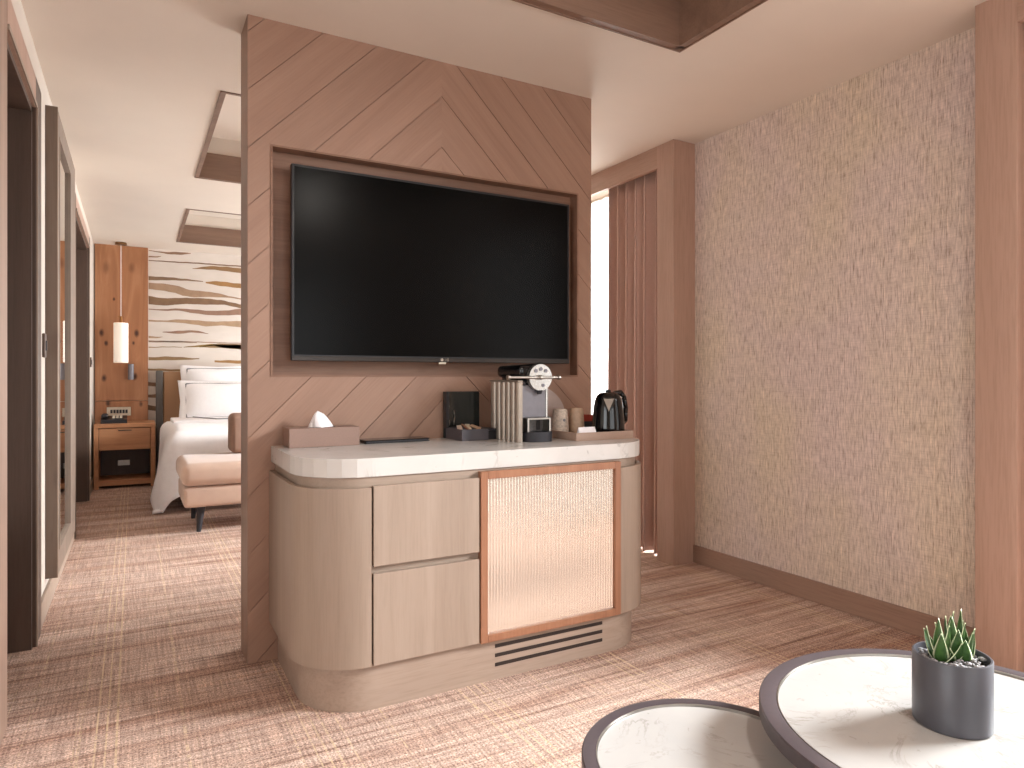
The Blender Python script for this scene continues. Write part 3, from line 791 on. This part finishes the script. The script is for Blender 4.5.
# head: dark drum with chrome face
bm = BM(); hz_ = .290; hx = .010
cyl(bm, (hx, -.12, hz_), (hx, .12, hz_), .063, .060, 48); smooth_by_angle(build('head', bm, M['gloss_black'], cm))
bm = BM(); cyl(bm, (hx, -.138, hz_), (hx, -.12, hz_), .060, .064, 48); smooth_by_angle(build('face_plate', bm, M['chrome'], cm))
bm = BM(); box(bm, -.085, hx, -.112, .115, hz_ + .0, hz_ + .055, .02, 4); smooth_by_angle(build('top_cover', bm, M['gloss_black'], cm))
fpz = -.1385
for (dx, dz) in ((-.026, .030), (0, .038), (.026, .030)):
    bm = BM(); cyl(bm, (hx + dx, fpz - .003, hz_ + dz), (hx + dx, fpz + .002, hz_ + dz), .0085, seg=20); build('button', bm, M['panelgrey'], cm)
bm = BM(); cyl(bm, (hx + .012, fpz - .002, hz_ - .036), (hx + .012, fpz + .002, hz_ - .036), .008, seg=20); build('emblem', bm, M['panelgrey'], cm)
bm = BM(); cyl(bm, (-.165, -.152, hz_ + .0), (.098, -.152, hz_ + .0), .0065, seg=16)
for x in (-.165, -.0, .098): cyl(bm, (x - .006, -.152, hz_), (x + .006, -.152, hz_), .011, seg=16)
box(bm, -.05, .08, -.150, -.13, hz_ - .006, hz_ + .006)
smooth_by_angle(build('lever', bm, M['steel'], cm))
bm = BM(); cyl(bm, (hx, -.125, .214), (hx, -.125, .232), .010, .016, 20); build('spout', bm, M['matte_black'], cm)
bm = BM(); t = .008
for q in ((-.068, -.060, .045, .108), (.046, .054, .045, .108), (-.060, .046, .100, .108)): box(bm, q[0], q[1], -.155, -.096, q[2], q[3], .001, 1)
build('cup_frame', bm, M['steel'], cm)
bm = BM(); box(bm, -.06, .046, -.0965, -.094, .045, .1); build('cup_recess', bm, plain('mesh_grey', '#5c5856', .4, .3, var=.3, scale=400), cm)
bm = BM(); box(bm, .012, .030, -.100, -.0965, .05, .095); build('capsule_slot', bm, M['black'], cm)
bm = BM(); pts = plan(-.070, .074, -.175, -.09, .06, 10); prism(bm, pts, 0, .044); smooth_by_angle(build('drip_tray', bm, M['matte_black'], cm))
bm = BM(); prof = [(.062, -.03), (.062, .0)]
arc = [(.0, .0), (.0, .265)] + [(.33 * math.sin(a), .10 + .165 * math.cos(a)) for a in [i * math.pi / 24 for i in range(1, 13)]] + [(.33, 0)]
prism(bm, [(.062 + x * .72, z) for x, z in arc], .098, .17, 'Y'); smooth_by_angle(build('water_tank', bm, M['tank'], cm))
bm = BM(); box(bm, .115, .150, .0965, .098, .196, .209); box(bm, .115, .160, .0965, .098, .172, .188); build('maker_mark', bm, M['purple'], cm)

# tray and the things on it
ty0, ty1, tx0_, tx1_ = 2.535, 2.84, 1.752, 2.082
tr = empty('serving_tray', ((tx0_ + tx1_) / 2, (ty0 + ty1) / 2, WZ), 'shallow brown leather tray holding cups and kettle on the worktop', 'tray')
bm = BM(); box(bm, tx0_, tx1_, ty0, ty1, WZ, WZ + .008); local(build('tray_base', bm, M['traywood'], tr), tr)
for nm, q in (('rim', (tx0_, tx1_, ty0, ty0 + .008)), ('rim', (tx0_, tx1_, ty1 - .008, ty1)), ('rim', (tx0_, tx0_ + .008, ty0 + .008, ty1 - .008)), ('rim', (tx1_ - .008, tx1_, ty0 + .008, ty1 - .008))):
    bm = BM(); box(bm, *q, WZ + .008, WZ + .037, .0015); local(build(nm, bm, M['traywood'], tr), tr)
TZ = WZ + .0085
for (x, y, r, hh, mt, lab) in ((1.815, 2.765, .042, .125, 'cupwhite', 'pale speckled upturned cup on the tray next to the coffee machine'), (1.915, 2.77, .040, .127, 'cuptan', 'tan upturned cup on the tray between pale cup and kettle')):
    cp = empty('cup', (x, y, TZ), lab, 'cup', 'upturned cups on the tray')
    bm = BM(); lathe(bm, [(r * .96, 0), (r, .004), (r * .99, .03), (r * .92, .08), (r * .84, hh - .006), (r * .78, hh), (r * .3, hh), (0, hh - .003)], seg=36); smooth_by_angle(build('cup_body', bm, M[mt], cp), 50)
    bm = BM(); lathe(bm, [(r * .6, hh - .001), (r * .66, hh - .001), (r * .66, hh + .003), (r * .6, hh + .003)], seg=30); build('foot_ring', bm, M[mt], cp)
    if mt == 'cupwhite':
        bm = BM(); cyl(bm, (-.002, -r * .98, .075), (-.002, -r * .90, .075), .007, seg=16); build('emblem', bm, M['panelgrey'], cp)
cd = empty('card', (1.83, 2.565, TZ), 'small white folded card at the front of the tray', 'card')
bm = BM()
for s in (-1, 1):
    vs = [bm.verts.new(q) for q in ((-.052, s * .018, .0), (.052, s * .018, .0), (.046, 0, .052), (-.046, 0, .052))]
    vs2 = [bm.verts.new((v.co.x, v.co.y - s * .0012, v.co.z)) for v in vs]
    bm.faces.new(vs); bm.faces.new(vs2[::-1])
    for i in range(4): bm.faces.new((vs[i], vs[(i+1) % 4], vs2[(i+1) % 4], vs2[i]))
build('card_leaf', bm, M['paper'], cd)
bm = BM(); cyl(bm, (.032, -.0122, .022), (.032, -.0112, .023), .003, seg=10); build('printed_dot', bm, M['matte_black'], cd)
sh = empty('sachet_holder', (1.985, 2.79, TZ), 'dark holder of red sachets behind the card on the tray', 'sachet holder')
bm = BM(); box(bm, -.033, .033, -.025, .025, 0, .062, .004); build('holder', bm, M['matte_black'], sh)
for i in range(3):
    bm = BM(); box(bm, -.028, .028, -.002, .002, 0, .05, .001); o = build('sachet', bm, M['red'], sh); o.location = (0, -.014 + .014 * i, .045); o.rotation_euler = (R(8), 0, R(3 * i - 3))
# kettle
kt = empty('kettle', (2.0, 2.625, TZ), 'glossy black electric kettle standing on the right end of the tray', 'kettle')
kt.rotation_euler = (0, 0, R(-35))
bm = BM(); lathe(bm, [(0, 0), (.072, 0), (.074, .006), (.072, .016), (0, .016)], seg=48); build('power_base', bm, M['matte_black'], kt, False)
bm = BM(); prof = [(0, .017), (.074, .017), (.079, .022), (.079, .04), (.076, .09), (.070, .14), (.063, .175), (.055, .194), (.042, .206), (.02, .211), (0, .212)]
lathe(bm, prof, seg=56, sx=1.0, sy=.95); smooth_by_angle(build('body', bm, M['gloss_black'], kt), 60)
bm = BM()  # spout: wedge at the front
vs = [bm.verts.new(q) for q in ((-.026, -.052, .186), (.026, -.052, .186), (0, -.071, .118), (-.024, -.083, .180), (.024, -.083, .180), (0, -.079, .122))]
for q in ((0, 1, 4, 3), (0, 3, 5, 2), (1, 2, 5, 4), (3, 4, 5), (0, 2, 1)): bm.faces.new([vs[i] for i in q])
build('spout', bm, M['steel'], kt)
bm = BM()
hp = [(.034, .030, .205), (.062, .055, .208), (.080, .070, .185), (.088, .077, .13), (.086, .075, .07), (.062, .054, .045)]
tube(bm, hp, .012, 14)
for p in hp: bmesh.ops.create_icosphere(bm, subdivisions=2, radius=.012, matrix=Matrix.Translation(p))
build('handle', bm, M['gloss_black'], kt, True)
bm = BM(); lathe(bm, [(0, .210), (.012, .210), (.014, .216), (.010, .222), (0, .223)], seg=20); build('lid_knob', bm, M['black'], kt, True)

# ------------------------------------------------------------------ coffee tables
def table(name, x, y, z, r, lab, mats, rimh=.035, rw=.026, a0=30):
    t = empty(name, (x, y, 0), lab, 'coffee table', 'round marble coffee tables')
    bm = BM(); lathe(bm, [(r - rw, z - .012), (r - rw, z - .001), (r - rw + .002, z), (r - .003, z), (r, z - .003), (r, z - rimh + .003), (r - .004, z - rimh), (r - .06, z - rimh), (r - .06, z - .022), (r - rw, z - .022), (r - rw, z - .012)], seg=128)
    smooth_by_angle(build('rim', bm, M['table_rim'], t), 30)
    bm = BM(); lathe(bm, [(0, z - .021), (r - rw - .0006, z - .021), (r - rw - .0006, z - .0065), (r - rw - .002, z - .005), (0, z - .005)], seg=128)
    smooth_by_angle(build('marble_top', bm, mats, t), 30)
    bm = BM(); lathe(bm, [(r - rw - .0005, z - .006), (r - rw + .0015, z - .006), (r - rw + .0015, z + .0006), (r - rw - .0005, z + .0006), (r - rw - .0005, z - .006)], seg=128)
    build('metal_inlay', bm, M['steel'], t)
    for k in range(3):
        a = R(a0 + 120 * k); c, s = math.cos(a), math.sin(a)
        bm = BM(); cyl(bm, (c * (r * .93), s * (r * .93), 0), (c * (r - .075), s * (r - .075), z - rimh + .002), .011, .017, 20); smooth_by_angle(build('leg', bm, M['table_rim'], t))
    return t
table('coffee_table', 1.564, .793, .45, .420, 'larger round marble coffee table with dark rim under the potted succulent', M['marble_t'], rw=.041, a0=87)
table('coffee_table', 1.110, 1.085, .36, .285, 'smaller lower round marble coffee table partly under the larger one', M['marble_t'], rw=.034, a0=200)

# potted succulent
pt = empty('potted_succulent', (1.562, .822, .4455), 'small green succulent in a grey cylinder pot on the larger coffee table', 'potted plant')
pr_, ph_ = .0755, .150
bm = BM(); lathe(bm, [(0, 0), (pr_ - .003, 0), (pr_, .003), (pr_, ph_ - .002), (pr_ - .0015, ph_), (pr_ - .005, ph_), (pr_ - .006, ph_ - .003), (pr_ - .006, .02), (0, .02)], seg=72)
smooth_by_angle(build('pot', bm, M['pot'], pt), 40)
bm = BM(); lathe(bm, [(0, .021), (pr_ - .0065, .021), (pr_ - .0065, ph_ - .02), (0, ph_ - .014)], seg=40); build('soil', bm, M['soil'], pt)
bm = BM(); rd = random.Random(11)
for k in range(95):
    a, q = rd.uniform(0, 6.283), (pr_ - .013) * math.sqrt(rd.uniform(.05, 1))
    mt = Matrix.Translation((q * math.cos(a), q * math.sin(a), ph_ - .013 + rd.uniform(0, .005))) @ Matrix.Rotation(rd.uniform(0, 3), 4, 'Z') @ Matrix.Diagonal((rd.uniform(.8, 1.5), rd.uniform(.6, 1), .6, 1))
    bmesh.ops.create_icosphere(bm, subdivisions=1, radius=rd.uniform(.0045, .0075), matrix=mt)
pb = build('gravel', bm, M['pebble'], pt, True); pb['kind'] = 'stuff'
def leaf_mesh(L, W, lift, az, base, curl):
    """thick pointed leaf with a pale edge; rises outward then curls up"""
    bm = BM(); N = 12; el = bm.verts.layers.float.new('edge')
    ca, sa = math.cos(az), math.sin(az); rows = []
    p = Vector(base); ang = lift
    for i in range(N + 1):
        u = i / N
        wd = W * 1.25 * (.70 + .30 * min(1, u / .25)) * (1 - max(0, (u - .25) / .75) ** 1.5) * (1 if u < .999 else 0) + .0004
        th = .0042 * (1 - u * .75)
        d = Vector((ca * math.cos(ang), sa * math.cos(ang), math.sin(ang)))
        side = Vector((-sa, ca, 0)); up = side.cross(d) * -1
        row = []
        for (sx, sz, e) in ((-1, .35, 1), (-.84, .62, .2), (-.4, -.1, 0), (0, -.35, 0), (.4, -.1, 0), (.84, .62, .2), (1, .35, 1), (.55, -1.0, 0), (0, -1.5, 0), (-.55, -1.0, 0)):
            v = bm.verts.new(p + side * (sx * wd) + up * (sz * th)); v[el] = max(e, 1.0 if u > .93 else 0); row.append(v)
        rows.append(row); p = p + d * (L / N); ang += curl / N
    for a, b in zip(rows, rows[1:]):
        for i in range(10): bm.faces.new((a[i], a[(i+1) % 10], b[(i+1) % 10], b[i]))
    bm.faces.new(rows[0]); bm.faces.new(rows[-1][::-1])
    return bm
plant_z = ph_ - .018
rosettes = [((.012, .002), 12, .108, 1.0), ((-.022, .012), 8, .09, .95), ((.026, -.012), 6, .08, .9)]
rd = random.Random(21)
for (cx_, cy_), nl, LL, sc in rosettes:
    for k in range(nl):
        tier = k / nl; az = k * 2.399 + cx_ * 50
        lift = R(50 + 36 * tier + rd.uniform(-5, 5)); L_ = LL * (.72 + .35 * tier) * rd.uniform(.92, 1.06)
        bm = leaf_mesh(L_, .0125 * sc, lift, az, (cx_ + .006 * math.cos(az) * (1 - tier), cy_ + .006 * math.sin(az) * (1 - tier), plant_z), R(rd.uniform(8, 22)))
        bmesh.ops.recalc_face_normals(bm, faces=bm.faces)
        ev = [v[bm.verts.layers.float['edge']] for v in bm.verts]
        me = bpy.data.meshes.new('leaf'); bm.to_mesh(me); bm.free()
        link('leaf', me, M['leaf'], pt, True)

# ------------------------------------------------------------------ bedroom
# nightstand
ns = empty('nightstand', (-.083, 8.74, 0), 'oak nightstand with one drawer and open shelf beside the bed', 'nightstand')
a, b, c, d, z = -.375, .208, 8.47, 8.995, .70
for q in ((a, a + .045, c, d, 0, z - .045), (b - .045, b, c, d, 0, z - .045)):
    bm = BM(); box(bm, *q, .003); local(build('side_board', bm, M['stand'], ns), ns)
bm = BM(); box(bm, a, b, c, d, z - .045, z, .003); local(build('top_board', bm, M['stand'], ns), ns)
bm = BM(); box(bm, a + .045, b - .045, c + .02, d, .03, .085, .002); local(build('lower_shelf', bm, M['stand'], ns), ns)
bm = BM(); box(bm, a + .045, b - .045, d - .02, d - .002, .085, z - .045); local(build('back_board', bm, M['brown'], ns), ns)
bm = BM(); box(bm, a + .048, b - .048, c + .008, d - .03, .415, z - .052, .003); dw = local(build('drawer', bm, M['stand'], ns), ns)
bm = BM(); box(bm, -.15, -.02, c - .0, c + .012, .62, .632, .002); h = build('finger_pull', bm, M['brown'], dw); h.data.transform(Matrix.Translation(-ns.location))
bm = BM(); box(bm, -.16, -.04, d - .027, d - .02, .19, .25, .002); local(build('socket_plate', bm, M['steel'], ns), ns)
# telephone
tp = empty('telephone', (-.19, 8.64, .7005), 'black desk telephone on the oak nightstand', 'telephone'); tp.scale = (1.3, 1.2, 1.35)
bm = BM()
pts = [(-.09, 0), (.09, 0), (.09, .055), (-.09, .03)]
prism(bm, [(y, z) for y, z in pts], -.095, .095, 'X'); build('phone_base', bm, M['black'], tp)
bm = BM(); box(bm, -.09, -.045, -.095, .085, .048, .075, .01, 3); o = build('handset', bm, M['matte_black'], tp, True)
bm = BM()
for i in range(3):
    for j in range(4): box(bm, -.01 + i * .026, .008 + i * .026, -.06 + j * .028, -.042 + j * .028, .04 + j * .004, .048 + j * .004)
o = build('keypad', bm, M['cream'], tp); o['kind'] = 'stuff'
# control plate on wood panel
cp = empty('control_plate', (-.15, YB - .03, .81), 'cream control plate with dark buttons on the wood panel behind the telephone', 'control plate')
bm = BM(); box(bm, -.12, .12, -.01, .0, -.05, .05, .003); build('plate', bm, M['cream'], cp)
for i in range(6):
    bm = BM(); box(bm, -.085 + i * .03, -.063 + i * .03, -.014, -.01, -.02, .02, .001); build('button', bm, M['matte_black'], cp)
# reading light
rl = empty('reading_light', (-.03, YB - .03, 1.27), 'small grey reading spotlight fixed to the knotty wood panel', 'reading light')
bm = BM(); cyl(bm, (0, 0, 0), (0, -.03, 0), .03, seg=24); build('mounting', bm, M['panelgrey'], rl)
bm = BM(); cyl(bm, (0, -.045, -.095), (0, -.045, .085), .03, seg=28); smooth_by_angle(build('spot_body', bm, M['panelgrey'], rl))
# pendant
pd = empty('pendant_lamp', (-.127, 8.80, H), 'white cylinder pendant lamp hanging over the nightstand', 'pendant lamp')
bm = BM(); cyl(bm, (0, 0, -.025), (0, 0, 0), .062, .055, 32); smooth_by_angle(build('canopy', bm, plain('antique_brass', '#8a6b4a', .35, .8), pd))
bm = BM(); cyl(bm, (0, 0, -.87), (0, 0, -.025), .003, seg=8); build('cord', bm, M['white'], pd)
bm = BM(); cyl(bm, (0, 0, -.905), (0, 0, -.83), .018, .012, 20); cyl(bm, (-.03, 0, -.835), (.03, 0, -.835), .004, seg=8); build('lamp_holder', bm, plain('brass', '#9a6a3f', .35, .8), pd)
bm = BM(); lathe(bm, [(0, -.905), (.068, -.905), (.073, -.91), (.073, -1.35), (.069, -1.355), (0, -1.352)], seg=40); smooth_by_angle(build('lamp_shade', bm, M['lampglass'], pd))

# headboard and bed
hb = empty('bed', (1.2, 7.9, 0), 'bed with white duvet hanging to the floor and tan upholstered headboard', 'bed')
bm = BM(); box(bm, .30, 2.2, YB - .1, YB - .004, .12, 1.27, .02, 4); smooth_by_angle(local(build('headboard', bm, M['headboard'], hb), hb))
bm = BM(); box(bm, .225, .297, YB - .12, YB - .004, 0, 1.28, .01, 3); smooth_by_angle(local(build('headboard_post', bm, M['grey_post'], hb), hb))
BX0, BX1, BY0, BY1 = .34, 2.15, 6.85, 8.92
bm = BM(); box(bm, BX0 + .05, BX1 - .05, BY0 + .06, BY1, .14, .34, .01); local(build('bed_base', bm, M['grey_post'], hb), hb)
for (x, y) in ((BX0 + .12, BY0 + .14), (BX1 - .12, BY0 + .14), (BX0 + .12, BY1 - .1), (BX1 - .12, BY1 - .1)):
    bm = BM(); cyl(bm, (x, y, 0), (x, y, .14), .025, seg=16); local(build('leg', bm, M['black'], hb), hb)
bm = BM(); box(bm, BX0 + .02, BX1 - .02, BY0 + .02, BY1, .34, .64, .05, 4); smooth_by_angle(local(build('mattress', bm, M['white'], hb), hb))
# duvet
bm = BM(); NU, NV = 60, 60; ov = .56; ex0, ey0 = BX0, BY0
ux = [BX0 - ov + (BX1 - BX0 + ov) * i / NU for i in range(NU + 1)]; vy = [BY0 - ov + (8.55 - BY0 + ov) * j / NV for j in range(NV + 1)]
Z = .685; rows = []; rr = .09
def drop(d):
    """arc over the edge, then down"""
    arc_ = rr * math.pi / 2
    if d <= 0: return 0, 0
    if d < arc_: return rr * math.sin(d / rr), rr * (1 - math.cos(d / rr))
    return rr, rr + d - arc_
for x in ux:
    row = []
    for y in vy:
        dx = max(0, ex0 + rr - .06 - x); dy = max(0, ey0 + rr - .06 - y); dd = math.hypot(dx, dy)
        # head end of the side hangs less
        o_, dz = drop(dd)
        px = min(max(x, ex0 + rr - .06), BX1); py = max(y, ey0 + rr - .06)
        if dd > 0:
            ux_, uy_ = -dx / dd, -dy / dd
            corner = min(dx, dy) / (dd + 1e-6)
            flare = .075 * (dz / .5) * (1 + 1.1 * corner) * min(1, max(.15, (8.3 - y) / 1.3)) + .02 * math.sin(9 * y + 4) * dz * 2 * (dx > dy) + .02 * math.sin(9 * x) * dz * 2 * (dy >= dx)
            px += ux_ * (o_ + flare); py += uy_ * (o_ + flare)
        zz = Z - dz + .012 * math.sin(3.3 * x + 1) * math.sin(2.7 * y) * (dd == 0) 
        if zz < .012: 
            over = .012 - zz; zz = .012; 
            if dd > 0: px += ux_ * over * .5; py += uy_ * over * .5
        row.append(bm.verts.new((px, py, zz)))
    rows.append(row)
for a, b in zip(rows, rows[1:]):
    for j in range(NV): bm.faces.new((a[j], a[j+1], b[j+1], b[j]))
dv = local(build('duvet', bm, M['white'], hb, True), hb)
sm = dv.modifiers.new('thick', 'SOLIDIFY'); sm.thickness = .03; sm.offset = 1
# turned down sheet with grey piping
bm = BM(); box(bm, BX0 + .02, BX1 - .02, 7.95, 8.62, .70, .745, .012, 3); smooth_by_angle(local(build('folded_sheet', bm, M['white'], hb), hb))
bm = BM(); tube(bm, [(BX0 + .45, 7.98, .748), (BX1 - .1, 7.98, .748)], .010, 6); tube(bm, [(BX0 + .45, 7.98, .748), (BX0 + .2, 8.6, .748)], .010, 6); local(build('sheet_piping', bm, M['greyflange'], hb), hb)

def pillow(name, cx, cy, cz, wx, hz, tilt, lab, turn=0):
    p = empty(name, (cx, cy, cz), lab, 'pillow', 'white pillows on the bed'); p.rotation_euler = (R(tilt), 0, R(turn))
    N = 22; bm = BM(); rows = {}
    for s in (-1, 1):
        for i in range(N + 1):
            for j in range(N + 1):
                u, v = i / N * 2 - 1, j / N * 2 - 1
                m_ = max(abs(u), abs(v)); fl = .86
                k = max(0, 1 - (max(abs(u) / fl, 0)) ** 3) ** .5 * max(0, 1 - (abs(v) / fl) ** 3) ** .5 if m_ < fl else 0
                pin = 1 + .05 * abs(u * v) - .03 * (1 - abs(u)) * abs(v) ** 3
                rows[s, i, j] = bm.verts.new((u * wx / 2 * pin, s * (.004 + .085 * k), v * hz / 2 * pin))
        for i in range(N):
            for j in range(N): bm.faces.new([rows[s, a, b_] for a, b_ in ((i, j), (i+1, j), (i+1, j+1), (i, j+1))])
    rim = [(i, 0) for i in range(N)] + [(N, j) for j in range(N)] + [(i, N) for i in range(N, 0, -1)] + [(0, j) for j in range(N, 0, -1)]
    for a, b_ in zip(rim, rim[1:] + rim[:1]): bm.faces.new((rows[-1, *a], rows[-1, *b_], rows[1, *b_], rows[1, *a]))
    build('pillow_case', bm, M['white'], p, True)
    bm = BM(); f = .85; q = [(-wx / 2 * f, -.016, -hz / 2 * f), (wx / 2 * f, -.016, -hz / 2 * f), (wx / 2 * f, -.016, hz / 2 * f), (-wx / 2 * f, -.016, hz / 2 * f)]
    tube(bm, q + q[:1], .009, 6); build('piping', bm, M['greyflange'], p)
    return p
pillow('pillow', .88, 8.80, 1.09, .78, .50, -12, 'white pillow with grey piping leaning on the headboard behind the front one')
pillow('pillow', .88, 8.57, .93, .84, .48, -20, 'white pillow with grey piping, front one of the two on the bed')

# daybed at the foot of the bed
ch = empty('daybed', (.95, 6.05, 0), 'blush velvet daybed bench with dark tapered legs at the foot of the bed', 'bench')
bm = BM(); box(bm, .33, 1.75, 5.70, 6.42, .20, .36, .03, 4); smooth_by_angle(local(build('seat_base', bm, M['blush'], ch), ch))
bm = BM(); box(bm, .31, 1.75, 5.66, 6.44, .365, .545, .065, 6); smooth_by_angle(local(build('seat_cushion', bm, M['blush'], ch), ch), 60)
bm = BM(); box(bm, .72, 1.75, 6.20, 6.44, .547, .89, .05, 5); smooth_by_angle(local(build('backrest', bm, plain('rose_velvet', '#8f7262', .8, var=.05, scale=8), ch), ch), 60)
for (x, y) in ((.46, 5.80), (1.62, 5.80), (.46, 6.34), (1.62, 6.34)):
    bm = BM(); cyl(bm, (x - .02 if x < 1 else x + .02, y - (.02 if y < 6 else -.02), 0), (x, y, .205), .016, .034, 16); smooth_by_angle(local(build('leg', bm, M['matte_black'], ch), ch))
